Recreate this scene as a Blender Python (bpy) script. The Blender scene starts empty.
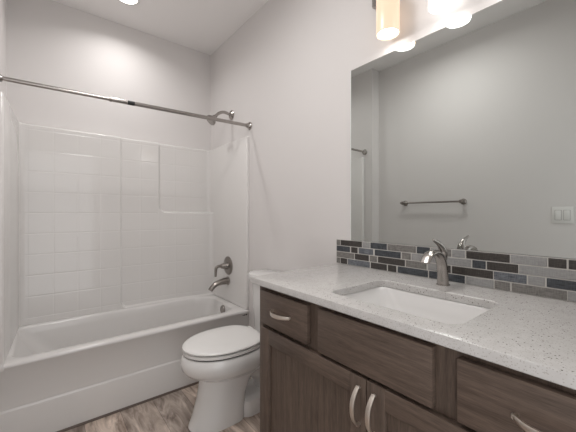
import bpy, bmesh, math
from mathutils import Vector, Matrix
PI = math.pi
S = bpy.context.scene
COL = S.collection

# ------------------------------------------------------------------ camera, world, exposure, light levels
EYE = 1.176
cam = bpy.data.cameras.new('camera'); camo = bpy.data.objects.new('camera', cam); COL.objects.link(camo)
camo.location = (0, 0, EYE)
camo.rotation_euler = (PI / 2, 0, -math.radians(38.7))
cam.sensor_fit = 'HORIZONTAL'; cam.sensor_width = 36.0
cam.lens = 306.0 / 576.0 * 36.0
cam.shift_y = -(216 - 214) / 576.0
cam.clip_start = 0.02
S.camera = camo
w = bpy.data.worlds.new('world'); S.world = w; w.use_nodes = True
w.node_tree.nodes['Background'].inputs[0].default_value = (0.8, 0.8, 0.8, 1)
w.node_tree.nodes['Background'].inputs[1].default_value = 1.4  # soft fill that enters through the added doorway
S.view_settings.view_transform = 'Standard'; S.view_settings.look = 'None'
S.view_settings.gamma = 1; S.view_settings.exposure = 0.63; S.view_settings.use_curve_mapping = False
VANITY_BULB_W = 0.12        # each of the three bulbs of the vanity light
TUB_DOWNLIGHT_W = 2.35     # recessed light over the tub
ROOM_FILL_W = 5.9     # unseen fill light added on the ceiling over the middle of the room

# ------------------------------------------------------------------ room numbers (metres; camera stands at x=0, y=0)
XR = 1.26        # wall with the vanity
XL = -0.31       # wall with the towel bar
XA = -0.19       # left end of the tub alcove
YA = 1.953       # front of the alcove stub wall
YB = 2.766       # wall behind the tub
YF = -0.14       # wall behind the camera
ZC = 2.705       # ceiling

# ------------------------------------------------------------------ materials
def new_mat(name):
    m = bpy.data.materials.new(name); m.use_nodes = True
    return m, m.node_tree, m.node_tree.nodes['Principled BSDF']
def mat(name, col, rough=0.5, metal=0.0, coat=0.0, spec=0.5, var=0.0, scale=20.0, bump=0.0, bscale=200.0):
    m, nt, b = new_mat(name)
    b.inputs['Base Color'].default_value = (*col, 1); b.inputs['Roughness'].default_value = rough
    b.inputs['Metallic'].default_value = metal; b.inputs['Coat Weight'].default_value = coat
    b.inputs['Coat Roughness'].default_value = 0.06
    b.inputs['Specular IOR Level'].default_value = spec
    tc = nt.nodes.new('ShaderNodeTexCoord')
    if var:
        n = nt.nodes.new('ShaderNodeTexNoise'); n.inputs['Scale'].default_value = scale; n.inputs['Detail'].default_value = 4
        r = nt.nodes.new('ShaderNodeValToRGB')
        r.color_ramp.elements[0].color = (*[c * (1 - var) for c in col], 1)
        r.color_ramp.elements[1].color = (*[min(1, c * (1 + var)) for c in col], 1)
        nt.links.new(tc.outputs['Object'], n.inputs['Vector']); nt.links.new(n.outputs['Fac'], r.inputs[0])
        nt.links.new(r.outputs[0], b.inputs['Base Color'])
    if bump:
        n = nt.nodes.new('ShaderNodeTexNoise'); n.inputs['Scale'].default_value = bscale
        p = nt.nodes.new('ShaderNodeBump'); p.inputs['Strength'].default_value = bump; p.inputs['Distance'].default_value = 0.001
        nt.links.new(tc.outputs['Object'], n.inputs['Vector']); nt.links.new(n.outputs['Fac'], p.inputs['Height'])
        nt.links.new(p.outputs[0], b.inputs['Normal'])
    return m
def wood(name, dark, light, stretch, rough=0.42, scale=9.0):
    m, nt, b = new_mat(name)
    tc = nt.nodes.new('ShaderNodeTexCoord'); mp = nt.nodes.new('ShaderNodeMapping')
    mp.inputs['Scale'].default_value = stretch
    n1 = nt.nodes.new('ShaderNodeTexNoise'); n1.inputs['Scale'].default_value = scale; n1.inputs['Detail'].default_value = 6
    n1.inputs['Roughness'].default_value = 0.62; n1.inputs['Distortion'].default_value = 0.6
    n2 = nt.nodes.new('ShaderNodeTexNoise'); n2.inputs['Scale'].default_value = scale * 7; n2.inputs['Detail'].default_value = 3
    mx = nt.nodes.new('ShaderNodeMix'); mx.inputs[0].default_value = 0.35
    r = nt.nodes.new('ShaderNodeValToRGB')
    r.color_ramp.elements[0].position = 0.32; r.color_ramp.elements[1].position = 0.68
    r.color_ramp.elements[0].color = (*dark, 1); r.color_ramp.elements[1].color = (*light, 1)
    nt.links.new(tc.outputs['Object'], mp.inputs['Vector'])
    nt.links.new(mp.outputs[0], n1.inputs['Vector']); nt.links.new(mp.outputs[0], n2.inputs['Vector'])
    nt.links.new(n1.outputs['Fac'], mx.inputs[2]); nt.links.new(n2.outputs['Fac'], mx.inputs[3])
    nt.links.new(mx.outputs[0], r.inputs[0]); nt.links.new(r.outputs[0], b.inputs['Base Color'])
    p = nt.nodes.new('ShaderNodeBump'); p.inputs['Strength'].default_value = 0.12; p.inputs['Distance'].default_value = 0.001
    nt.links.new(mx.outputs[0], p.inputs['Height']); nt.links.new(p.outputs[0], b.inputs['Normal'])
    b.inputs['Roughness'].default_value = rough
    return m
def fabric_tile(name, a, c, rough=0.3):
    """stone-glass mosaic: fine woven streaks along and across the tile"""
    m, nt, b = new_mat(name)
    tc = nt.nodes.new('ShaderNodeTexCoord'); outs = []
    for sc in ((1, 25, 260), (1, 260, 25)):
        mp = nt.nodes.new('ShaderNodeMapping'); mp.inputs['Scale'].default_value = sc
        n = nt.nodes.new('ShaderNodeTexNoise'); n.inputs['Scale'].default_value = 1.6; n.inputs['Detail'].default_value = 3
        nt.links.new(tc.outputs['Object'], mp.inputs['Vector']); nt.links.new(mp.outputs[0], n.inputs['Vector']); outs.append(n)
    mx = nt.nodes.new('ShaderNodeMix'); mx.inputs[0].default_value = 0.45
    nt.links.new(outs[0].outputs['Fac'], mx.inputs[2]); nt.links.new(outs[1].outputs['Fac'], mx.inputs[3])
    r = nt.nodes.new('ShaderNodeValToRGB'); r.color_ramp.elements[0].position = 0.36; r.color_ramp.elements[1].position = 0.66
    r.color_ramp.elements[0].color = (*a, 1); r.color_ramp.elements[1].color = (*c, 1)
    nt.links.new(mx.outputs[0], r.inputs[0]); nt.links.new(r.outputs[0], b.inputs['Base Color'])
    b.inputs['Roughness'].default_value = rough
    return m
def emit(name, col, strength):
    m, nt, b = new_mat(name)
    b.inputs['Base Color'].default_value = (*[c * 0.25 for c in col], 1); b.inputs['Emission Color'].default_value = (*col, 1)
    b.inputs['Emission Strength'].default_value = strength; b.inputs['Roughness'].default_value = 0.3
    return m

M = {}
M['wall'] = mat('wall_paint', (0.72, 0.695, 0.685), 0.62, bump=0.06, bscale=260)
M['ceiling'] = mat('ceiling_paint', (0.88, 0.86, 0.85), 0.8, bump=0.08, bscale=220)
M['tub'] = mat('white_acrylic', (0.72, 0.703, 0.69), 0.15)
M['surround'] = mat('white_gelcoat', (0.745, 0.727, 0.712), 0.075, spec=0.45)
M['china'] = mat('white_vitreous_china', (0.78, 0.77, 0.76), 0.1, coat=0.5)
M['seat'] = mat('white_seat_plastic', (0.80, 0.79, 0.775), 0.22)
M['basin'] = mat('white_basin_china', (0.74, 0.73, 0.72), 0.1, coat=0.5)
M['nickel'] = mat('brushed_nickel', (0.40, 0.375, 0.355), 0.24, metal=1.0, var=0.08, scale=60)
M['nickel_dark'] = mat('dark_nickel', (0.30, 0.275, 0.255), 0.28, metal=1.0)
M['nickel_light'] = mat('satin_nickel_pull', (0.72, 0.66, 0.60), 0.28, metal=1.0)
M['chrome'] = mat('chrome', (0.75, 0.75, 0.76), 0.08, metal=1.0)
M['black'] = mat('black_sticker', (0.015, 0.015, 0.015), 0.5)
M['gap'] = mat('black_gap_shade', (0.01, 0.009, 0.008), 0.8)
M['mirror'] = mat('mirror_silver', (0.635, 0.66, 0.645), 0.004, metal=1.0)
M['mirror_edge'] = mat('polished_glass_edge', (0.80, 0.84, 0.82), 0.15)
M['gap_grey'] = mat('grey_gap', (0.30, 0.295, 0.29), 0.7)
M['mirror_back'] = mat('dark_mirror_backing', (0.16, 0.16, 0.155), 0.5)
M['grout'] = mat('light_grout', (0.60, 0.58, 0.55), 0.8)
M['plate'] = mat('white_switch_plastic', (0.78, 0.77, 0.75), 0.3)
M['wood_v'] = wood('stained_wood_vertical_grain', (0.050, 0.034, 0.026), (0.155, 0.112, 0.087), (1.0, 9.0, 0.55))
M['wood_h'] = wood('stained_wood_horizontal_grain', (0.055, 0.038, 0.029), (0.155, 0.111, 0.087), (1.0, 0.55, 9.0))
M['wood_in'] = mat('dark_cabinet_interior', (0.022, 0.016, 0.013), 0.7)
M['tile_D'] = fabric_tile('dark_brown_mosaic', (0.018, 0.016, 0.015), (0.085, 0.075, 0.068))
M['tile_N'] = fabric_tile('navy_mosaic', (0.016, 0.019, 0.024), (0.098, 0.108, 0.122))
M['tile_B'] = fabric_tile('blue_grey_mosaic', (0.045, 0.052, 0.063), (0.24, 0.255, 0.28))
M['tile_S'] = fabric_tile('taupe_grey_mosaic', (0.11, 0.104, 0.098), (0.29, 0.277, 0.26))
M['tile_G'] = fabric_tile('pale_grey_mosaic', (0.25, 0.25, 0.248), (0.38, 0.377, 0.372))
M['shade'] = emit('lit_frosted_glass', (1.0, 0.965, 0.93), 1.55)
M['shade_warm'] = emit('lit_warm_frosted_glass', (1.0, 0.74, 0.53), 0.58)
M['bulb'] = emit('lit_bulb_diffuser', (1.0, 0.96, 0.91), 9.0)
M['fill_dome'] = emit('glowing_fill_dome', (1.0, 0.97, 0.94), 3.0)  # glow of the added ceiling fill light
M['downlight'] = emit('lit_downlight_lens', (1.0, 0.96, 0.90), 5.0)

def quartz():
    m, nt, b = new_mat('speckled_quartz')
    tc = nt.nodes.new('ShaderNodeTexCoord')
    v = nt.nodes.new('ShaderNodeTexVoronoi'); v.inputs['Scale'].default_value = 150
    v2 = nt.nodes.new('ShaderNodeTexVoronoi'); v2.inputs['Scale'].default_value = 300
    n = nt.nodes.new('ShaderNodeTexNoise'); n.inputs['Scale'].default_value = 34; n.inputs['Detail'].default_value = 5
    for t in (v, v2, n): nt.links.new(tc.outputs['Object'], t.inputs['Vector'])
    r = nt.nodes.new('ShaderNodeValToRGB')
    r.color_ramp.elements[0].color = (0.545, 0.53, 0.518, 1); r.color_ramp.elements[1].color = (0.585, 0.572, 0.56, 1)
    r.color_ramp.elements[0].position = 0.35; r.color_ramp.elements[1].position = 0.65
    nt.links.new(n.outputs['Fac'], r.inputs[0])
    def specks(vor, thr, keep, col, prev):
        lt = nt.nodes.new('ShaderNodeMath'); lt.operation = 'LESS_THAN'; lt.inputs[1].default_value = thr
        nt.links.new(vor.outputs['Distance'], lt.inputs[0])
        sep = nt.nodes.new('ShaderNodeSeparateColor'); nt.links.new(vor.outputs['Color'], sep.inputs[0])
        kp = nt.nodes.new('ShaderNodeMath'); kp.operation = 'LESS_THAN'; kp.inputs[1].default_value = keep
        nt.links.new(sep.outputs[0], kp.inputs[0])
        mu = nt.nodes.new('ShaderNodeMath'); mu.operation = 'MULTIPLY'
        nt.links.new(lt.outputs[0], mu.inputs[0]); nt.links.new(kp.outputs[0], mu.inputs[1])
        mx = nt.nodes.new('ShaderNodeMix'); mx.data_type = 'RGBA'
        nt.links.new(mu.outputs[0], mx.inputs[0]); nt.links.new(prev, mx.inputs[6]); mx.inputs[7].default_value = (*col, 1)
        return mx.outputs[2]
    o = specks(v2, 0.36, 0.42, (0.43, 0.41, 0.385), r.outputs[0])
    o = specks(v, 0.24, 0.24, (0.12, 0.105, 0.09), o)
    nt.links.new(o, b.inputs['Base Color']); b.inputs['Roughness'].default_value = 0.22
    return m
M['quartz'] = quartz()

def plank_floor():
    m, nt, b = new_mat('grey_brown_vinyl_plank')
    tc = nt.nodes.new('ShaderNodeTexCoord')
    mp = nt.nodes.new('ShaderNodeMapping'); mp.inputs['Rotation'].default_value = (0, 0, PI / 2)
    br = nt.nodes.new('ShaderNodeTexBrick'); br.offset = 0.37
    br.inputs['Scale'].default_value = 1.0; br.inputs['Brick Width'].default_value = 1.2; br.inputs['Row Height'].default_value = 0.18
    br.inputs['Mortar Size'].default_value = 0.0012; br.inputs['Mortar Smooth'].default_value = 0.1; br.inputs['Bias'].default_value = 0
    br.inputs['Color1'].default_value = (0.78, 0.78, 0.78, 1); br.inputs['Color2'].default_value = (1.18, 1.15, 1.12, 1)
    br.inputs['Mortar'].default_value = (0.35, 0.33, 0.32, 1)
    nt.links.new(tc.outputs['Object'], mp.inputs['Vector']); nt.links.new(mp.outputs[0], br.inputs['Vector'])
    mg = nt.nodes.new('ShaderNodeMapping'); mg.inputs['Scale'].default_value = (7.0, 1.6, 1.0); mg.inputs['Rotation'].default_value = (0, 0, 0.12)
    n = nt.nodes.new('ShaderNodeTexNoise'); n.inputs['Scale'].default_value = 2.2; n.inputs['Detail'].default_value = 7; n.inputs['Roughness'].default_value = 0.62
    n.inputs['Distortion'].default_value = 1.4
    nt.links.new(tc.outputs['Object'], mg.inputs['Vector']); nt.links.new(mg.outputs[0], n.inputs['Vector'])
    r = nt.nodes.new('ShaderNodeValToRGB')
    r.color_ramp.elements[0].position = 0.34; r.color_ramp.elements[1].position = 0.68
    r.color_ramp.elements[0].color = (0.20, 0.150, 0.122, 1); r.color_ramp.elements[1].color = (0.74, 0.635, 0.56, 1)
    nt.links.new(n.outputs['Fac'], r.inputs[0])
    mx = nt.nodes.new('ShaderNodeMix'); mx.data_type = 'RGBA'; mx.blend_type = 'MULTIPLY'; mx.inputs[0].default_value = 1
    nt.links.new(r.outputs[0], mx.inputs[6]); nt.links.new(br.outputs[0], mx.inputs[7])
    nt.links.new(mx.outputs[2], b.inputs['Base Color']); b.inputs['Roughness'].default_value = 0.42
    return m
M['floor'] = plank_floor()

# ------------------------------------------------------------------ mesh helpers
def new_bm(): return bmesh.new()
def box(bm, x0, x1, y0, y1, z0, z1, bev=0.0, seg=2, mi=0):
    b2 = bmesh.new(); bmesh.ops.create_cube(b2, size=1.0)
    for v in b2.verts:
        v.co = Vector((x0 + (v.co.x + .5) * (x1 - x0), y0 + (v.co.y + .5) * (y1 - y0), z0 + (v.co.z + .5) * (z1 - z0)))
    if bev: bmesh.ops.bevel(b2, geom=b2.edges[:], offset=bev, segments=seg, profile=0.5, affect='EDGES')
    for f in b2.faces: f.material_index = mi
    merge(bm, b2); return bm
def merge(bm, b2):
    vm = {v: bm.verts.new(v.co) for v in b2.verts}
    for f in b2.faces:
        nf = bm.faces.new([vm[v] for v in f.verts]); nf.smooth = f.smooth; nf.material_index = f.material_index
    b2.free()
def loft(bm, rings, cap0=True, cap1=True, closed=True, mi=0):
    rs = [[bm.verts.new(p) for p in r] for r in rings]
    n = len(rs[0])
    for a, b in zip(rs[:-1], rs[1:]):
        for i in range(n if closed else n - 1):
            j = (i + 1) % n
            f = bm.faces.new((a[i], a[j], b[j], b[i])); f.smooth = True; f.material_index = mi
    if cap0: f = bm.faces.new(rs[0][::-1]); f.material_index = mi
    if cap1: f = bm.faces.new(rs[-1]); f.material_index = mi
    return rs
def frames(path):
    """tangents and a stable pair of normals along a path"""
    P = [Vector(p) for p in path]; out = []; up = None
    for i, p in enumerate(P):
        t = (P[min(i + 1, len(P) - 1)] - P[max(i - 1, 0)]).normalized()
        if up is None:
            up = Vector((0, 0, 1)) if abs(t.z) < 0.9 else Vector((0, 1, 0))
        s = t.cross(up); s.normalize(); up = s.cross(t).normalized()
        out.append((p, t, s, up))
    return out
def tube(bm, path, radii, n=16, mi=0, flat=None):
    """tube along a path; radii is a number or a list; flat gives (side, up) half sizes per point instead"""
    rings = []
    for i, (p, t, s, u) in enumerate(frames(path)):
        if flat: a, b = flat[i]
        else: a = b = radii[i] if isinstance(radii, (list, tuple)) else radii
        rings.append([p + s * (a * math.cos(2 * PI * k / n)) + u * (b * math.sin(2 * PI * k / n)) for k in range(n)])
    return loft(bm, rings, mi=mi)
def spline(pts, n=8):
    P = [Vector(p) for p in pts]; P = [2 * P[0] - P[1]] + P + [2 * P[-1] - P[-2]]; out = []
    for i in range(1, len(P) - 2):
        for k in range(n):
            t = k / n; a, b, c, d = P[i - 1:i + 3]
            out.append(0.5 * ((2 * b) + (c - a) * t + (2 * a - 5 * b + 4 * c - d) * t * t + (3 * b - a - 3 * c + d) * t ** 3))
    out.append(P[-2]); return out
def lerp_list(vals, n):
    """values given at the control points of spline(), spread over its samples"""
    out = []
    for a, b in zip(vals[:-1], vals[1:]):
        for k in range(n):
            t = k / n
            out.append(tuple(x + (y - x) * t for x, y in zip(a, b)) if isinstance(a, tuple) else a + (b - a) * t)
    out.append(vals[-1]); return out
def lathe(bm, origin, axis, prof, n=32, mi=0, cap=True):
    """profile of (distance along axis, radius) turned about the axis"""
    o = Vector(origin); a = Vector(axis).normalized()
    s = a.cross(Vector((0, 0, 1))) if abs(a.z) < .9 else a.cross(Vector((0, 1, 0)))
    s.normalize(); u = a.cross(s)
    rings = [[o + a * d + (s * math.cos(2 * PI * k / n) + u * math.sin(2 * PI * k / n)) * r for k in range(n)] for d, r in prof]
    return loft(bm, rings, cap0=cap, cap1=cap, mi=mi)
def rrect(x0, x1, y0, y1, r, z, seg=6):
    """rounded rectangle; r is one radius or four (right-back, left-back, left-front, right-front)"""
    pts = []; R4 = r if isinstance(r, tuple) else (r,) * 4
    for (cx, cy, a0), r in zip(((x1 - R4[0], y1 - R4[0], 0), (x0 + R4[1], y1 - R4[1], PI / 2), (x0 + R4[2], y0 + R4[2], PI), (x1 - R4[3], y0 + R4[3], 1.5 * PI)), R4):
        for k in range(seg + 1):
            a = a0 + PI / 2 * k / seg
            pts.append(Vector((cx + r * math.cos(a), cy + r * math.sin(a), z)))
    return pts
def outer_for(inner, x0, x1, y0, y1, z):
    """points on a rectangle matching the points of rrect(): each rounded corner of the inner loop fans out to the outer corner"""
    n = len(inner) // 4; out = []
    for q, (cx, cy) in enumerate(((x1, y1), (x0, y1), (x0, y0), (x1, y0))):
        for k in range(n):
            p = inner[q * n + k]; h = (n - 1) / 2
            first_is_x = q in (0, 2)      # the corner arc starts on the x side for corners 0 and 2
            if k == h: out.append(Vector((cx, cy, z)))
            elif (k < h) == first_is_x: out.append(Vector((cx, p.y, z)))
            else: out.append(Vector((p.x, cy, z)))
    return out
def obj(name, bm, material, parent=None, smooth_angle=35):
    bmesh.ops.recalc_face_normals(bm, faces=bm.faces[:])
    me = bpy.data.meshes.new(name); bm.to_mesh(me); bm.free()
    o = bpy.data.objects.new(name, me); COL.objects.link(o)
    for m in (material if isinstance(material, (list, tuple)) else [material]): me.materials.append(m)
    if smooth_angle is not None:
        for p in me.polygons: p.use_smooth = True
        me.set_sharp_from_angle(angle=math.radians(smooth_angle))
    if parent:
        o.parent = parent; o.matrix_parent_inverse = Matrix.Translation(parent.location).inverted()
    return o
def tag(o, label, cat, group=None):
    o['label'] = label; o['category'] = cat
    if group: o['group'] = group
    return o
def thing(name, label, cat, loc, group=None):
    o = bpy.data.objects.new(name, None); COL.objects.link(o); o.location = loc; o.empty_display_size = 0.05
    return tag(o, label, cat, group)
def struct(name, bm, material, parent=None, label=None):
    o = obj(name, bm, material, parent)
    o['kind'] = 'structure'
    if label: o['label'] = label
    return o
def light(name, kind, loc, energy, col, size, parent, rot=None, spread=None):
    l = bpy.data.lights.new(name, kind); l.energy = energy; l.color = col
    if kind == 'AREA':
        l.shape = 'DISK'; l.size = size
        if spread: l.spread = spread
    else: l.shadow_soft_size = size
    o = bpy.data.objects.new(name, l); COL.objects.link(o); o.location = loc
    if rot: o.rotation_euler = rot
    o.parent = parent; o.matrix_parent_inverse = Matrix.Translation(parent.location).inverted()
    return o

# ------------------------------------------------------------------ the room
T = 0.1
struct('floor', box(new_bm(), XL - T, XR + T, YF - T, YB + T, -T, 0), M['floor'], label='grey brown wood plank vinyl floor')
struct('ceiling', box(new_bm(), XL - T, XR + T, YF - T, YB + T, ZC, ZC + T), M['ceiling'], label='plain white ceiling')
struct('wall_right', box(new_bm(), XR, XR + T, YF - T, YB + T, 0, ZC), M['wall'], label='white wall behind vanity and toilet')
struct('wall_back', box(new_bm(), XL - T, XR, YB, YB + T, 0, ZC), M['wall'], label='white wall behind the bathtub')
struct('wall_left', box(new_bm(), XL - T, XL, YF, YB, 0, ZC), M['wall'], label='white wall with the towel bar, seen in the mirror')
struct('wall_alcove', box(new_bm(), XL, XA, YA, YB, 0, ZC), M['wall'], label='short white wall at the left end of the tub')
DX0, DX1, DH = -0.24, 0.60, 2.05      # open doorway added behind the camera to let in soft fill light
bm = new_bm(); box(bm, DX1, XR, YF - T, YF, 0, ZC); box(bm, XL - T, DX0, YF - T, YF, 0, ZC); box(bm, DX0, DX1, YF - T, YF, DH, ZC)
struct('wall_front', bm, M['wall'], label='white wall behind the camera with an added open doorway for fill light')
bm = new_bm()
for y0, y1 in ((YF, YF + .014), (YF - T - .014, YF - T)):
    box(bm, DX0 - .065, DX0, y0, y1, 0, DH + .065, .002); box(bm, DX1, DX1 + .065, y0, y1, 0, DH + .065, .002); box(bm, DX0, DX1, y0, y1, DH, DH + .065, .002)
struct('trim_2', bm, M['plate'], label='white casing around the added open doorway, out of view')
YT = 2.057       # front face of the tub
bm = new_bm()
pr = [(YT - 0.002, 0), (YT - 0.002, 0.011), (YT - 0.006, 0.010), (YT - 0.010, 0.006), (YT - 0.011, 0)]
loft(bm, [[Vector((x, y, z)) for y, z in pr] for x in (XA, XR)])
M['trim'] = mat('brown_strip', (0.11, 0.08, 0.065), 0.5)  # brown for the thin strip at the foot of the apron
struct('apron_strip', bm, M['trim'], label='thin brown strip along the foot of the tub apron')

# ------------------------------------------------------------------ bathtub
tub = thing('bathtub', 'white alcove bathtub with a plain stepped apron', 'bathtub', (0.535, 2.4, 0))
bm = new_bm()
RIM = 0.428; X0, X1, Y0, Y1 = XA + 0.002, XR - 0.002, YT, YB - 0.004
def tub_loop(x0, x1, y0, y1, r, z): return rrect(x0, x1, y0, y1, r, z, 8)
ox0, ox1, oy0, oy1, orr = -0.135, 1.192, 2.108, 2.668, (0.16, 0.07, 0.07, 0.13)
in_ = tub_loop(ox0, ox1, oy0, oy1, orr, RIM + 0.004)
rings = [outer_for(in_, X0, X1, Y0 + 0.006, Y1, 0.20),
         outer_for(in_, X0, X1, Y0 + 0.006, Y1, RIM - 0.030),
         outer_for(in_, X0, X1, Y0 - 0.002, Y1, RIM - 0.020),
         outer_for(in_, X0, X1, Y0 - 0.003, Y1, RIM - 0.010),
         outer_for(in_, X0, X1, Y0 + 0.001, Y1, RIM - 0.002),
         outer_for(in_, X0 + 0.008, X1 - 0.008, Y0 + 0.010, Y1 - 0.008, RIM + 0.002),
         in_,
         tub_loop(ox0 + 0.006, ox1 - 0.006, oy0 + 0.006, oy1 - 0.006, orr, RIM + 0.001),
         tub_loop(ox0 + 0.014, ox1 - 0.012, oy0 + 0.013, oy1 - 0.013, orr, RIM - 0.012),
         tub_loop(ox0 + 0.026, ox1 - 0.015, oy0 + 0.018, oy1 - 0.018, orr, RIM - 0.05),
         tub_loop(ox0 + 0.13, ox1 - 0.042, oy0 + 0.035, oy1 - 0.035, (0.17, 0.12, 0.12, 0.14), 0.22),
         tub_loop(ox0 + 0.19, ox1 - 0.065, oy0 + 0.050, oy1 - 0.050, 0.14, 0.12),
         tub_loop(ox0 + 0.24, ox1 - 0.10, oy0 + 0.085, oy1 - 0.085, 0.12, 0.085)]
loft(bm, rings, cap0=False, cap1=True)
obj('tub_shell', bm, M['tub'], tub, 40)
bm = new_bm()   # apron: upper field, a sloped step, lower field standing proud
pr = [(YT + 0.02, 0.0), (YT - 0.001, 0.0), (YT - 0.001, 0.188), (YT, 0.193), (YT + 0.007, 0.199), (YT + 0.009, 0.205), (YT + 0.009, RIM - 0.022), (YT + 0.02, RIM - 0.022)]
loft(bm, [[Vector((x, y, z)) for y, z in pr] for x in (X0, X1)])
obj('apron', bm, M['tub'], tub, 50)
bm = new_bm(); box(bm, XA + .001, -0.150, YT - 0.004, YT + 0.03, RIM - 0.028, RIM + 0.0043, 0.001); obj('corner_flange', bm, M['tub'], tub)
bm = new_bm()
lathe(bm, (1.177, 2.335, 0.378), (-1, 0, 0.10), [(-0.004, 0.036), (0.008, 0.036), (0.013, 0.031), (0.015, 0.0)], cap=False)
obj('overflow_cover', bm, M['nickel'], tub, 40)
bm = new_bm()
lathe(bm, (1.00, 2.39, 0.083), (0, 0, 1), [(0, 0.034), (0.005, 0.034), (0.007, 0.028), (0.007, 0.0)], cap=False)
obj('tub_drain', bm, M['nickel'], tub, 40)
bm = new_bm()
for x, ww in ((1.205, 0.006), (1.216, 0.010), (1.231, 0.012)):
    box(bm, x, x + ww, YT + 0.0038, YT + 0.0062, 0.389, 0.3965 if ww < .012 else 0.3985, 0.0005)
mk = obj('maker_mark', bm, M['black'], tub); mk['label'] = 'tiny dark raised mark at the right end of the apron'

# ------------------------------------------------------------------ tub surround (three panels with moulded tile lines and a ledge)
sur = thing('tub_surround', 'glossy white three-sided shower surround with moulded square tile lines and a ledge', 'shower surround', (0.535, 2.7, RIM))
TOP = 1.783; ZL = 1.184; PITCH = 0.1415
XF0, XS0, XS1 = -0.150, -0.123, 1.237      # inner faces of the end panels
def sm(t): t = max(0.0, min(1.0, t)); return t * t * (3 - 2 * t)
def rc_sdf(x, z, x0, z0, r):
    """signed distance into the quarter plane x>x0, z>z0 whose corner is rounded"""
    dx, dz = x - x0, z - z0
    if dx < r and dz < r: return r - math.hypot(r - dx, r - dz)
    return min(dx, dz)
def groove(d): return 0.0009 * max(0.0, 1 - abs(d) / 0.0035)
gx = [0.769 + k * PITCH for k in range(-7, 4)]
gx = [g for g in gx if XS0 + .03 < g < XS1 - .02]
gz = [ZL + k * PITCH for k in range(-5, 5)]
gz = [g for g in gz if RIM + .02 < g < TOP - .03]
def yback(x, z):
    y = 2.742
    a = sm(rc_sdf(x, z, 0.476, RIM + 0.004, 0.055) / 0.010)     # middle field steps back from the left field
    y -= 0.026 * (1 - a)
    c = sm(rc_sdf(x, z, 0.769, ZL, 0.070) / 0.012)              # niche above the ledge steps back again
    ledge = 0.022 + 0.044 * sm((x - 0.80) / 0.42)
    y -= ledge * (1 - c) if x > 0.769 else 0.022 * (1 - c)
    g = 0.0
    for q in gx: g = max(g, (1.0 if 0.55 < x < 0.95 and z > ZL else 0.45) * groove(x - q))
    for q in gz:
        if abs(q - ZL) > 0.01 or x < 0.76: g = max(g, groove(z - q))
    y += g
    # rounded vertical corners into the end panels
    e = min(x - XS0, XS1 - x); R = 0.035
    if e < R: y -= R - math.sqrt(max(0, R * R - (R - e) ** 2))
    # rounded top edge turning back to the wall
    if z > TOP - 0.012: y += 0.012 - math.sqrt(max(0, 0.012 ** 2 - (z - TOP + 0.012) ** 2))
    return y
def samples(lo, hi, gs, step, dense):
    s = {round(lo, 5), round(hi, 5)}
    n = int((hi - lo) / step)
    for k in range(n + 1): s.add(round(lo + (hi - lo) * k / n, 5))
    for q in gs:
        for d in (-0.009, 0.009, -0.0036, -0.0018, 0, 0.0018, 0.0036): s.add(round(q + d, 5))
    for a, b, st in dense:
        for k in range(int((b - a) / st) + 1): s.add(round(a + k * st, 5))
    s = sorted(v for v in s if lo <= v <= hi)
    out = [s[0]]
    for v in s[1:]:
        if v - out[-1] > 0.0007: out.append(v)
    return out
xs = samples(XS0, XS1, gx, 0.03, [(0.466, 0.55, 0.004), (0.755, 0.84, 0.004), (XS0, XS0 + .036, .004), (XS1 - .036, XS1, .004)])
zs = samples(RIM + 0.0045, TOP, gz, 0.04, [(RIM - .003, RIM + 0.075, 0.004), (1.172, 1.245, 0.004), (TOP - .012, TOP, .002)])
bm = new_bm()
loft(bm, [[Vector((x, yback(x, z), z)) for x in xs] for z in zs] + [[Vector((x, YB - 0.003, TOP)) for x in xs]], cap0=False, cap1=False, closed=False)
obj('back_panel', bm, M['surround'], sur, 60)
def end_panel(xin, xw, sgn, xback=None):
    """sgn: +1 inner face looks to +x (left end), -1 looks to -x (right end)"""
    bm = new_bm()
    yf, yb = (YT - 0.004 if sgn > 0 else YT + 0.004), YB - 0.003
    r = 0.010
    prof = [(xw, yf), (xin - sgn * r, yf)] + [(xin - sgn * r + sgn * r * math.sin(a), yf + r - r * math.cos(a)) for a in (0.5, 1.0, PI / 2)]
    xb = xin if xback is None else xback
    prof += [(xin + (xb - xin) * .4, 2.3), (xin + (xb - xin) * .75, 2.5), (xb + sgn * .0015, 2.68), (xb + sgn * .0015, yb), (xw, yb)]
    rings = []
    for z, d in ((RIM + 0.0045, 0), (1.0, 0), (TOP - 0.010, 0), (TOP - 0.003, 0.003), (TOP, 0.010)):
        rings.append([Vector((x if abs(x - xw) < 1e-6 else x - sgn * d, y + (d if y < yf + .02 else 0), z)) for x, y in prof])
    loft(bm, rings)
    return bm
obj('end_panel', end_panel(XF0, XA + 0.001, 1, XS0), M['surround'], sur, 50)
obj('end_panel', end_panel(XS1, XR - 0.001, -1), M['surround'], sur, 50)

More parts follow.
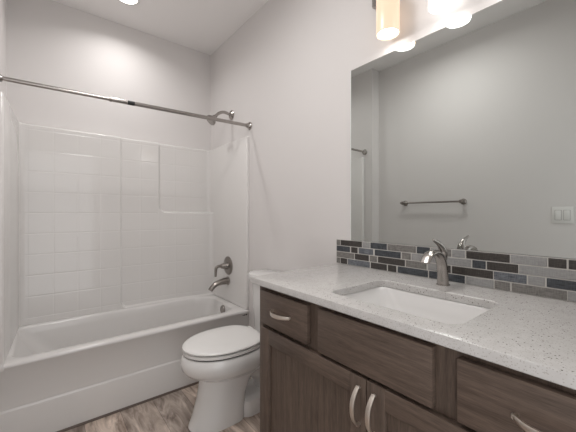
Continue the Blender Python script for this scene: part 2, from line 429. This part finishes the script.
# ------------------------------------------------------------------ shower rod
ZR = 1.862; YR = 2.046
rod = thing('shower_rod', 'long brushed nickel shower curtain rod spanning the alcove above the tub', 'shower rod', (0.535, YR, ZR))
zl, zr = ZR - 0.022, ZR
def rp(x): return (x, YR, zl + (zr - zl) * (x - XA) / (XR - XA))
bm = new_bm(); tube(bm, [rp(XA + 0.002), rp(0.32)], 0.0105); obj('inner_tube', bm, M['nickel'], rod, 40)
bm = new_bm(); tube(bm, [rp(0.313), rp(XR - 0.002)], 0.0125); obj('outer_tube', bm, M['nickel'], rod, 40)
bm = new_bm(); tube(bm, [rp(0.304), rp(0.315)], 0.0138); obj('tube_collar', bm, M['nickel_dark'], rod, 40)
bm = new_bm(); tube(bm, [rp(0.398), rp(0.436)], 0.0129); obj('black_sticker', bm, M['black'], rod, 40)
for x, s in ((XA, 1), (XR, -1)):
    bm = new_bm(); lathe(bm, (x, YR, rp(x)[2]), (s, 0, 0), [(0.001, 0.030), (0.006, 0.030), (0.010, 0.026), (0.022, 0.019), (0.034, 0.016), (0.036, 0.012)])
    obj('end_flange', bm, M['nickel'], rod, 40)

# ------------------------------------------------------------------ shower head and arm
sh = thing('wall_shower', 'brushed nickel shower head on a bent arm above the surround', 'shower head', (XR, 2.34, 2.02))
bm = new_bm(); lathe(bm, (XR, 2.34, 2.02), (-1, 0, 0), [(0.001, 0.041), (0.006, 0.041), (0.014, 0.030), (0.022, 0.016)]); obj('arm_flange', bm, M['nickel'], sh, 40)
bm = new_bm(); tube(bm, spline([(XR - .01, 2.34, 2.02), (XR - .07, 2.34, 2.03), (XR - .12, 2.34, 2.012), (XR - .155, 2.34, 1.975)], 6), 0.0125); obj('shower_arm', bm, M['nickel'], sh, 60)
bm = new_bm(); lathe(bm, (XR - .148, 2.34, 1.983), (-0.72, 0, -0.70), [(0, 0.013), (0.012, 0.019), (0.024, 0.019), (0.030, 0.024), (0.052, 0.043), (0.066, 0.045), (0.070, 0.041), (0.070, 0.0)], cap=False); obj('spray_head', bm, M['nickel'], sh, 40)

# ------------------------------------------------------------------ tub valve and spout
va = thing('shower_valve', 'brushed nickel round shower valve plate with a bent lever handle', 'valve', (XS1, 2.36, 0.736))
bm = new_bm(); lathe(bm, (XS1, 2.36, 0.736), (-1, 0, 0), [(0.0008, 0.078), (0.004, 0.078), (0.009, 0.072), (0.012, 0.05), (0.012, 0.0)], cap=False, n=40); obj('valve_plate', bm, M['nickel_dark'], va, 35)
bm = new_bm(); lathe(bm, (XS1 - .01, 2.36, 0.736), (-1, 0, 0), [(0, 0.033), (0.02, 0.028), (0.045, 0.022), (0.058, 0.018), (0.060, 0.0)], cap=False); obj('valve_hub', bm, M['nickel'], va, 35)
bm = new_bm(); tube(bm, spline([(XS1 - .05, 2.36, 0.737), (XS1 - .095, 2.36, 0.738), (XS1 - .113, 2.36, 0.722), (XS1 - .117, 2.36, 0.655)], 6), lerp_list([0.015, 0.012, 0.012, 0.009], 6)); obj('lever_handle', bm, M['nickel_dark'], va, 60)
sp = thing('tub_spout', 'brushed nickel curved tub spout below the shower valve', 'tub spout', (XS1, 2.36, 0.60))
bm = new_bm()
pth = spline([(XS1 - .001, 2.36, 0.607), (XS1 - .05, 2.36, 0.606), (XS1 - .11, 2.36, 0.594), (XS1 - .150, 2.36, 0.565), (XS1 - .165, 2.36, 0.545)], 6)
tube(bm, pth, 0, flat=lerp_list([(0.031, 0.031), (0.029, 0.027), (0.027, 0.022), (0.025, 0.019), (0.024, 0.017)], 6))
obj('spout_body', bm, M['nickel_dark'], sp, 45)
bm = new_bm(); lathe(bm, (XS1, 2.36, 0.607), (-1, 0, 0), [(0.0008, 0.036), (0.006, 0.036), (0.010, 0.031)]); obj('spout_flange', bm, M['nickel'], sp, 40)

# ------------------------------------------------------------------ toilet
TY = 1.632
to = thing('toilet', 'white two-piece toilet with closed lid between tub and vanity', 'toilet', (0.95, TY, 0))
N = 56
def egg(xf, xb, hw, z, back=0.62, xc=None):
    """outline of a bowl: pointed-round front at xf, squarer back at xb, widest at xc"""
    if xc is None: xc = xf + (xb - xf) * 0.52
    pts = []
    for k in range(N):
        a = 2 * PI * k / N
        c, s = math.cos(a), math.sin(a)
        if c < 0: x = xc + (xc - xf) * c; y = hw * s
        else:
            x = xc + (xb - xc) * math.copysign(abs(c) ** back, c); y = hw * math.copysign(abs(s) ** 0.85, s)
        pts.append(Vector((x, TY + y, z)))
    return pts
XF, XB, HW = 0.590, 1.045, 0.182
bm = new_bm()
loft(bm, [egg(XF + .030, 1.05, HW - .028, 0.405), egg(XF + .006, 1.055, HW - .007, 0.403), egg(XF - .002, 1.06, HW - .001, 0.394), egg(XF - .010, 1.06, HW + .004, 0.36),
          egg(XF - .004, 1.06, HW, 0.328), egg(XF + .020, 1.06, HW - .016, 0.300), egg(XF + .060, 1.06, HW - .044, 0.279),
          egg(XF + .092, 1.06, HW - .066, 0.255)], cap1=False)
loft(bm, [egg(XF + .092, 1.06, HW - .066, 0.255), egg(XF + .090, 0.99, HW - .078, 0.225, 0.45), egg(XF + .078, 0.945, HW - .078, 0.15, 0.4), egg(XF + .052, 0.935, HW - .074, 0.06, 0.4), egg(XF + .030, 0.932, HW - .068, 0.006, 0.4), egg(XF + .032, 0.932, HW - .070, 0.0, 0.4)], cap0=False)
# raised moulding under the rim at the back, trapway and rear foot
loft(bm, [egg(0.78, 1.075, HW - .032, 0.315, 0.5), egg(0.80, 1.075, HW - .040, 0.292, 0.5), egg(0.83, 1.07, HW - .060, 0.268, 0.5)])
tube(bm, spline([(0.86, TY, 0.20), (0.98, TY, 0.235), (1.07, TY, 0.17), (1.10, TY, 0.03)], 6), 0, flat=lerp_list([(.06, .06), (.06, .055), (.055, .05), (.055, .05)], 6), n=20)
loft(bm, [rrect(0.90, 1.18, TY - .112, TY + .112, 0.05, 0.0), rrect(0.90, 1.18, TY - .112, TY + .112, 0.05, 0.03), rrect(0.90, 1.17, TY - .104, TY + .104, 0.05, 0.085), rrect(0.90, 1.15, TY - .085, TY + .085, 0.05, 0.098)])
loft(bm, [rrect(1.00, 1.245, TY - .115, TY + .115, 0.04, 0.30), rrect(1.00, 1.25, TY - .125, TY + .125, 0.04, 0.34), rrect(1.00, 1.25, TY - .13, TY + .13, 0.04, 0.392)])
obj('bowl', bm, M['china'], to, 38)
bm = new_bm()
loft(bm, [egg(XF + .008, XB - .012, HW - .007, 0.4115), egg(XF + .002, XB, HW - .001, 0.4135), egg(XF + .002, XB, HW - .001, 0.426), egg(XF + .008, XB - .008, HW - .006, 0.4295)])
obj('seat', bm, M['seat'], to, 40)
bm = new_bm()
loft(bm, [egg(XF + .006, XB - .012, HW - .005, 0.4355), egg(XF, XB, HW, 0.4375), egg(XF, XB, HW, 0.443), egg(XF + .006, XB - .004, HW - .006, 0.449), egg(XF + .025, XB - .02, HW - .022, 0.4535), egg(XF + .09, XB - .07, HW - .08, 0.456)])
obj('seat_lid', bm, M['seat'], to, 40)
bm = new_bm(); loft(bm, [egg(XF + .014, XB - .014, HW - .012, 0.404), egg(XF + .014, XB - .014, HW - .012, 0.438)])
obj('seat_gap_shade', bm, M['gap'], to)  # black slab put in as the shade in the gaps around the seat
for s in (-1, 1):
    bm = new_bm(); lathe(bm, (1.052, TY + s * 0.075 - .02, 0.428), (0, 1, 0), [(0, 0.012), (0.003, 0.015), (0.037, 0.015), (0.04, 0.012)]); obj('lid_hinge', bm, M['seat'], to, 40)
def tank_ring(hw, xf, z, r): 
    return rrect(xf, XR - 0.012, TY - hw, TY + hw - 0.006, (.03, r, r, .03), z, 8)
def bow(ring, amt, hw):
    out = []
    for p in ring:
        q = p.copy()
        if q.x < XR - 0.06: q.x -= amt * (1 - ((q.y - TY) / hw) ** 2)
        out.append(q)
    return out
bm = new_bm()
loft(bm, [bow(tank_ring(.150, 1.125, 0.385, .05), .012, .155), bow(tank_ring(.168, 1.118, 0.42, .06), .016, .172), bow(tank_ring(.178, 1.108, 0.60, .085), .022, .183), bow(tank_ring(.181, 1.104, 0.75, .085), .022, .186)])
obj('tank', bm, M['china'], to, 40)
bm = new_bm()
loft(bm, [bow(tank_ring(.189, 1.090, 0.750, .085), .024, .19), bow(tank_ring(.197, 1.082, 0.755, .09), .026, .197), bow(tank_ring(.198, 1.081, 0.773, .09), .026, .198), bow(tank_ring(.194, 1.086, 0.782, .09), .026, .194), bow(tank_ring(.180, 1.10, 0.786, .085), .024, .18)])
obj('tank_lid', bm, M['china'], to, 40)
for q in (-1, 1):
    bm = new_bm(); lathe(bm, (1.02, TY + q * .088, 0.084), (0, 0, 1), [(0, 0.014), (0.010, 0.013), (0.017, 0.008), (0.019, 0.0)], n=16, cap=False); obj('bolt_cap', bm, M['seat'], to, 60)

# ------------------------------------------------------------------ vanity cabinet
VY0, VY1 = -0.030, 1.084; VX = 0.716; VTOP = 0.8815
va = thing('vanity_cabinet', 'dark brown stained wood vanity cabinet with shaker doors', 'cabinet', (0.98, 0.53, 0))
bm = new_bm()
box(bm, VX + 0.019, XR - 0.002, VY0, VY0 + 0.018, 0, VTOP); box(bm, VX + 0.019, XR - 0.002, VY1 - 0.018, VY1, 0, VTOP, 0.001)
box(bm, VX + 0.07, VX + 0.085, VY0 + .018, VY1 - .018, 0, 0.10); box(bm, XR - 0.012, XR - 0.003, VY0 + .018, VY1 - .018, 0, VTOP)
box(bm, VX + 0.019, XR - 0.012, VY0 + .018, VY1 - .018, 0.10, 0.118)
obj('carcass', bm, M['wood_v'], va)
bm = new_bm()       # face frame
box(bm, VX, VX + .0185, VY0, VY0 + .04, 0.10, VTOP, .001); box(bm, VX, VX + .0185, VY1 - .045, VY1, 0.0, VTOP, .001)
for z0, z1 in ((0.10, 0.14), (0.69, 0.745), (0.86, VTOP)): box(bm, VX + .0012, VX + .018, VY0 + .04, VY1 - .045, z0, z1)
for y0, y1 in ((0.705, 0.775), (0.28, 0.35)): box(bm, VX + .0006, VX + .0175, y0, y1, 0.695, VTOP - .0005)
box(bm, VX + .0006, VX + .0175, 0.50, 0.548, 0.12, 0.70)
obj('face_frame', bm, M['wood_v'], va)
FX0, FX1 = VX - 0.0195, VX - 0.0005
def pull(parent, y, z, axis, L=0.110):
    """arched bar pull with two posts"""
    bm = new_bm(); c = Vector((FX0, y, z)); a = Vector((0, 1, 0)) if axis == 'y' else Vector((0, 0, 1))
    pts = []; fl = []; n = 18
    for k in range(n + 1):
        t = -1 + 2 * k / n
        out = 0.006 + 0.026 * (1 - abs(t) ** 2.4)
        pts.append(c + a * (L / 2 * t) + Vector((-out, 0, 0)))
    rings = []
    for i, p in enumerate(pts):
        t = (pts[min(i + 1, n)] - pts[max(i - 1, 0)]).normalized(); s = a.cross(Vector((1, 0, 0))).normalized(); u = t.cross(s).normalized()
        wd = 0.0055 + 0.0015 * (1 - (-1 + 2 * i / n) ** 2); th = 0.0032
        rings.append([p + s * sx * wd + u * sy * th for sx, sy in ((-1, -.6), (-.7, -1), (.7, -1), (1, -.6), (1, .6), (.7, 1), (-.7, 1), (-1, .6))])
    loft(bm, rings)
    for t in (-0.93, 0.93):
        tube(bm, [c + a * (L / 2 * t) + Vector((0.0, 0, 0)), c + a * (L / 2 * t) + Vector((-0.012, 0, 0))], 0.0048, n=10)
    return obj('bar_pull', bm, M['nickel_light'], parent, 50)
def drawer(name, y0, y1, z0, z1, handle=True):
    bm = new_bm(); box(bm, FX0, FX1, y0, y1, z0, z1, 0.0018)
    d = obj(name, bm, M['wood_h'], va)
    if handle: pull(d, (y0 + y1) / 2 - 0.01 * 0, (z0 + z1) / 2, 'y')
    return d
drawer('drawer_front', 0.768, 1.051, 0.734, 0.866).matrix_world
drawer('false_front', 0.341, 0.716, 0.728, 0.869, False)
drawer('drawer_front', -0.027, 0.287, 0.728, 0.865)
def door(y0, y1, z0, z1, hy):
    bm = new_bm(); R = 0.057
    box(bm, FX0 + .011, FX1 - .001, y0 + R - .004, y1 - R + .004, z0 + R - .004, z1 - R + .004)
    d = obj('door', bm, M['wood_v'], va)
    for ya in (y0, y1 - R):
        bm = new_bm(); box(bm, FX0, FX1, ya, ya + R, z0, z1, 0.0016); obj('door_stile', bm, M['wood_v'], d)
    for za in (z0, z1 - R):
        bm = new_bm(); box(bm, FX0 + .0002, FX1, y0 + R, y1 - R, za, za + R, 0.0012); obj('door_rail', bm, M['wood_h'], d)
    pull(d, hy, 0.637, 'z')
door(0.5255, 1.051, 0.105, 0.717, 0.548)
door(-0.027, 0.5225, 0.105, 0.717, 0.496)

# ------------------------------------------------------------------ countertop with a cut-out, basin
CX0, CX1, CY0, CY1, CZ = 0.690, XR - 0.002, -0.075, 1.119, 0.909
ct = tag(None or obj('countertop', new_bm(), M['quartz']), 'white speckled quartz countertop with a rectangular sink cut-out', 'countertop')
bm = new_bm()
hole = lambda z, g=0.0: rrect(0.768 - g, 1.080 + g, 0.318 - g, 0.737 + g, 0.035 + g, z, 6)
h = hole(CZ)
def co(d, z): return outer_for(h, CX0 + d, CX1, CY0 + d, CY1 - d, z)
CB = CZ - 0.026
loft(bm, [hole(CB), hole(CZ - 0.003), hole(CZ, 0.003), co(0.004, CZ), co(0.0012, CZ - .0012), co(0, CZ - 0.004), co(0, CB + .002), co(0.002, CB), hole(CB)], cap0=False, cap1=False)
bmesh.ops.remove_doubles(bm, verts=bm.verts[:], dist=1e-5)
bmesh.ops.recalc_face_normals(bm, faces=bm.faces[:]); bm.to_mesh(ct.data); bm.free()
ct.data.set_sharp_from_angle(angle=math.radians(35))
bs = thing('sink_basin', 'white rectangular undermount sink basin set in the countertop', 'sink', (0.93, 0.53, 0.75))
bm = new_bm()
def br(g, r, z, gy=None):
    gy = g if gy is None else gy
    return rrect(0.768 - g, 1.080 + g, 0.318 - gy, 0.737 + gy, r, z, 6)
loft(bm, [br(0.022, 0.05, CB - .001), br(0.004, 0.05, CB - .001), br(0.000, 0.05, CB - .006), br(-0.012, 0.05, CB - .05, -.035), br(-0.026, 0.055, CB - .095, -.075), br(-0.048, 0.05, CB - .118, -.105), br(-0.10, 0.04, CB - .126, -.15), br(-0.14, 0.012, CB - .129, -.19),
          br(-0.14, 0.012, CB - .140, -.19), br(-0.03, 0.05, CB - .130, -.085), br(-0.008, 0.06, CB - .10, -.055), br(0.012, 0.05, CB - .01), br(0.022, 0.05, CB - .008)], cap0=False, cap1=False)
bmesh.ops.remove_doubles(bm, verts=bm.verts[:], dist=1e-5)
obj('bowl_shell', bm, M['basin'], bs, 50)
bm = new_bm(); lathe(bm, (0.924, 0.5275, CB - .1285), (0, 0, 1), [(0, 0.026), (0.004, 0.026), (0.006, 0.021), (0.006, 0.0)], cap=False); obj('sink_drain', bm, M['nickel'], bs, 40)

# ------------------------------------------------------------------ faucet
FY = 0.534
fa = thing('sink_faucet', 'brushed nickel single-hole faucet with an arched spout and curved lever', 'faucet', (1.172, FY, CZ))
bm = new_bm()
pth = spline([(1.176, FY, CZ + .0005), (1.172, FY, CZ + .05), (1.163, FY, CZ + .086), (1.142, FY, CZ + .113), (1.106, FY, CZ + .127), (1.066, FY, CZ + .122), (1.038, FY, CZ + .096)], 6)
tube(bm, pth, 0, flat=lerp_list([(.0185, .0215), (.0168, .0195), (.0160, .0190), (.0150, .0190), (.0105, .0190), (.0070, .0190), (.0045, .0185)], 6), n=20)
obj('body', bm, M['nickel'], fa, 60)
bm = new_bm()
pth = spline([(1.163, FY, CZ + .092), (1.174, FY, CZ + .114), (1.168, FY, CZ + .137), (1.140, FY, CZ + .158), (1.097, FY, CZ + .174)], 6)
tube(bm, pth, 0, flat=lerp_list([(.017, .0165), (.0165, .0185), (.0125, .0155), (.0070, .0105), (.0028, .0045)], 6), n=18)
obj('lever', bm, M['nickel'], fa, 60)
bm = new_bm(); lathe(bm, (1.176, FY, CZ), (0, 0, 1), [(0.0, 0.0235), (0.003, 0.0235), (0.004, 0.022)]); obj('base_ring', bm, M['nickel'], fa, 40)

# ------------------------------------------------------------------ backsplash
rows = [
    [ (1.136, 1.112, 'S'), (1.108, 0.968, 'D'), (0.964, 0.920, 'G'), (0.916, 0.825, 'N'), (0.821, 0.683, 'S'), (0.678, 0.622, 'N'), (0.617, 0.565, 'G'), (0.561, 0.537, 'S'), (0.533, 0.487, 'G'), (0.482, 0.344, 'D'), (0.341, 0.245, 'G'), (0.241, 0.198, 'D'), (0.193, 0.116, 'D'), (0.112, 0.02, 'N'), (0.016, -0.07, 'G') ],
    [ (1.136, 1.044, 'N'), (1.036, 0.995, 'D'), (0.987, 0.901, 'B'), (0.891, 0.754, 'N'), (0.748, 0.706, 'S'), (0.702, 0.581, 'G'), (0.577, 0.465, 'G'), (0.461, 0.417, 'N'), (0.413, 0.320, 'D'), (0.317, 0.147, 'G'), (0.143, 0.05, 'D'), (0.046, -0.07, 'S') ],
    [ (1.136, 1.017, 'S'), (1.012, 0.926, 'D'), (0.920, 0.879, 'S'), (0.873, 0.734, 'D'), (0.729, 0.636, 'S'), (0.631, 0.581, 'G'), (0.577, 0.539, 'D'), (0.534, 0.394, 'D'), (0.391, 0.297, 'B'), (0.293, 0.250, 'G'), (0.245, 0.147, 'N'), (0.143, 0.0, 'G'), (-0.004, -0.07, 'N') ],
    [ (1.136, 1.112, 'S'), (1.108, 1.063, 'D'), (1.058, 0.920, 'B'), (0.914, 0.825, 'D'), (0.819, 0.776, 'D'), (0.769, 0.630, 'N'), (0.625, 0.553, 'N'), (0.549, 0.487, 'N'), (0.482, 0.392, 'G'), (0.389, 0.343, 'S'), (0.338, 0.197, 'S'), (0.195, 0.106, 'G'), (0.102, -0.07, 'D') ]]
BSX = XR - 0.010; BZ0, BZ1 = CZ + 0.001, 1.0385; RH = (BZ1 - BZ0) / 4
bk = thing('backsplash', 'narrow mosaic tile backsplash in grey, navy and brown along the countertop', 'backsplash', (XR, 0.53, BZ0))
bm = new_bm(); box(bm, BSX + .0015, XR - .001, CY0, 1.139, BZ0, BZ1); obj('grout_bed', bm, M['grout'], bk)
keys = 'DNBSG'; bm = new_bm()
for i, r in enumerate(rows):
    z1 = BZ1 - i * RH - 0.0018; z0 = BZ1 - (i + 1) * RH + 0.0018
    for a, b, k in r:
        box(bm, BSX - 0.0005, XR - 0.002, b, a, z0, z1, 0.0009, 1, keys.index(k))
obj('mosaic_tiles', bm, [M['tile_' + k] for k in keys], bk)

# ------------------------------------------------------------------ mirror
mi = thing('wall_mirror', 'large frameless mirror above the backsplash reflecting the opposite wall', 'mirror', (XR, 0.53, 1.04))
MZ0, MZ1, MY0, MY1 = 1.0395, 1.924, 0.02, 1.040
bm = new_bm(); box(bm, XR - 0.0065, XR - 0.0055, MY0 + .002, MY1 - .002, MZ0 + .001, MZ1 - .002); obj('mirror_glass', bm, M['mirror'], mi)
bm = new_bm(); box(bm, XR - 0.0055, XR - 0.0005, MY0, MY1 - .001, MZ0, MZ1 - .0005); obj('mirror_backing', bm, M['mirror_back'], mi)
bm = new_bm(); box(bm, XR - .0070, XR - .0005, MY1 - .001, MY1 + .003, MZ0, MZ1 - .001); obj('mirror_edge', bm, M['mirror_edge'], mi)

# ------------------------------------------------------------------ vanity light
LX = 1.186; LZ = 1.968; LH = 0.175; LR = 0.049
LYS = (0.777, 0.541, 0.305)
vl = thing('vanity_light', 'lit three-shade frosted glass vanity light above the mirror', 'wall lamp', (XR, LYS[1], 2.2))
bm = new_bm(); box(bm, XR - 0.026, XR - .001, LYS[2] - .12, LYS[0] + .12, 2.165, 2.235, 0.006); obj('backplate', bm, M['nickel'], vl, 40)
for i, y in enumerate(LYS):
    bm = new_bm(); tube(bm, spline([(XR - .02, y, 2.20), (XR - .06, y, 2.205), (LX, y, 2.185), (LX, y, LZ + LH)], 5), 0.009)
    lathe(bm, (LX, y, LZ + LH - 0.004), (0, 0, 1), [(0, 0.028), (0.022, 0.026), (0.032, 0.012)]); obj('lamp_arm', bm, M['nickel'], vl, 45)
    bm = new_bm()
    lathe(bm, (LX, y, LZ), (0, 0, 1), [(0.020, LR - .005), (0.0, LR - .004), (-0.002, LR - .002), (0.0, LR), (LH - .01, LR), (LH, LR - .008), (LH + .001, 0.02)], n=40, cap=False)
    o = obj('glass_shade', bm, M['shade_warm' if i == 0 else 'shade'], vl, 40)
    if i == 0: o['label'] = 'warm amber glowing shade'
    bm = new_bm(); lathe(bm, (LX, y, LZ + .012), (0, 0, -1), [(0, LR - .006), (0.010, LR - .007), (0.014, LR - .014), (0.017, 0.02), (0.018, 0.0)], n=32, cap=False); obj('bulb_diffuser', bm, M['bulb'], vl)
    light('bulb_light', 'AREA', (LX, y, LZ - 0.008), VANITY_BULB_W, (1.0, 0.965, 0.935), 0.090, vl, spread=math.radians(135))

# ------------------------------------------------------------------ recessed ceiling light over the tub, added fill light
def downlight(x, y, watts, label, spread=180):
    t = thing('recessed_downlight', label, 'ceiling light', (x, y, ZC), 'recessed ceiling lights')
    bm = new_bm(); lathe(bm, (x, y, ZC), (0, 0, -1), [(0, 0.085), (0.004, 0.085), (0.007, 0.078), (0.005, 0.066), (0.0005, 0.064)], n=40, cap=False); obj('trim_ring', bm, M['plate'], t, 40)
    bm = new_bm(); lathe(bm, (x, y, ZC - .001), (0, 0, -1), [(0, 0), (0, 0.065), (0.0015, 0.065), (0.0015, 0)], n=32, cap=False); obj('lens', bm, M['downlight'], t)
    light('downlight_beam', 'AREA', (x, y, ZC - 0.009), watts, (1.0, 0.975, 0.955), 0.11, t, spread=math.radians(spread))
downlight(0.464, 2.395, TUB_DOWNLIGHT_W, 'small round recessed ceiling light over the tub', 148)
fl_ = thing('added_fill_light', 'added round white fill light on the ceiling, out of view', 'ceiling light', (0.34, 1.15, ZC))
FLX, FLY = 0.34, 1.15  # unseen lamp added to make the room light soft and even
bm = new_bm(); lathe(bm, (FLX, FLY, ZC), (0, 0, -1), [(0.0005, 0.205), (0.025, 0.205), (0.030, 0.195), (0.030, 0.0)], n=48, cap=False); obj('fill_base', bm, M['plate'], fl_)
bm = new_bm(); lathe(bm, (FLX, FLY, ZC), (0, 0, -1), [(0.031, 0.0), (0.031, 0.19), (0.055, 0.185), (0.075, 0.16), (0.088, 0.11), (0.094, 0.05), (0.095, 0.0)], n=48, cap=False); obj('fill_glass_dome', bm, M['fill_dome'], fl_, 60)
light('fill_area_light', 'AREA', (FLX, FLY, ZC - 0.099), ROOM_FILL_W, (1.0, 0.975, 0.955), 0.36, fl_)

# ------------------------------------------------------------------ towel bar and light switch on the left wall
tb = thing('towel_bar', 'dark nickel towel bar on the wall seen in the mirror', 'towel bar', (XL, 1.385, 1.283))
bm = new_bm(); tube(bm, [(XL + .06, 1.085, 1.283), (XL + .06, 1.665, 1.283)], 0.008); obj('bar', bm, M['nickel_dark'], tb, 40)
for y in (1.105, 1.645):
    bm = new_bm(); lathe(bm, (XL, y, 1.283), (1, 0, 0), [(0.001, 0.026), (0.006, 0.026), (0.012, 0.018), (0.02, 0.013), (0.05, 0.013), (0.058, 0.017), (0.07, 0.015), (0.074, 0.008)]); obj('post', bm, M['nickel_dark'], tb, 40)
sw = thing('light_switch', 'white double rocker light switch plate on the wall seen in the mirror', 'light switch', (XL, 0.466, 1.168))
bm = new_bm(); box(bm, XL + .0005, XL + .006, 0.409, 0.523, 1.110, 1.227, 0.0025); obj('switch_plate', bm, M['plate'], sw)
for y in (0.443, 0.489):
    bm = new_bm(); box(bm, XL + .0055, XL + .0064, y - .0182, y + .0182, 1.1333, 1.2037); obj('rocker_gap', bm, M['gap_grey'], sw)
    bm = new_bm(); box(bm, XL + .0060, XL + .0088, y - .0165, y + .0165, 1.135, 1.202, 0.001); obj('rocker', bm, M['plate'], sw)
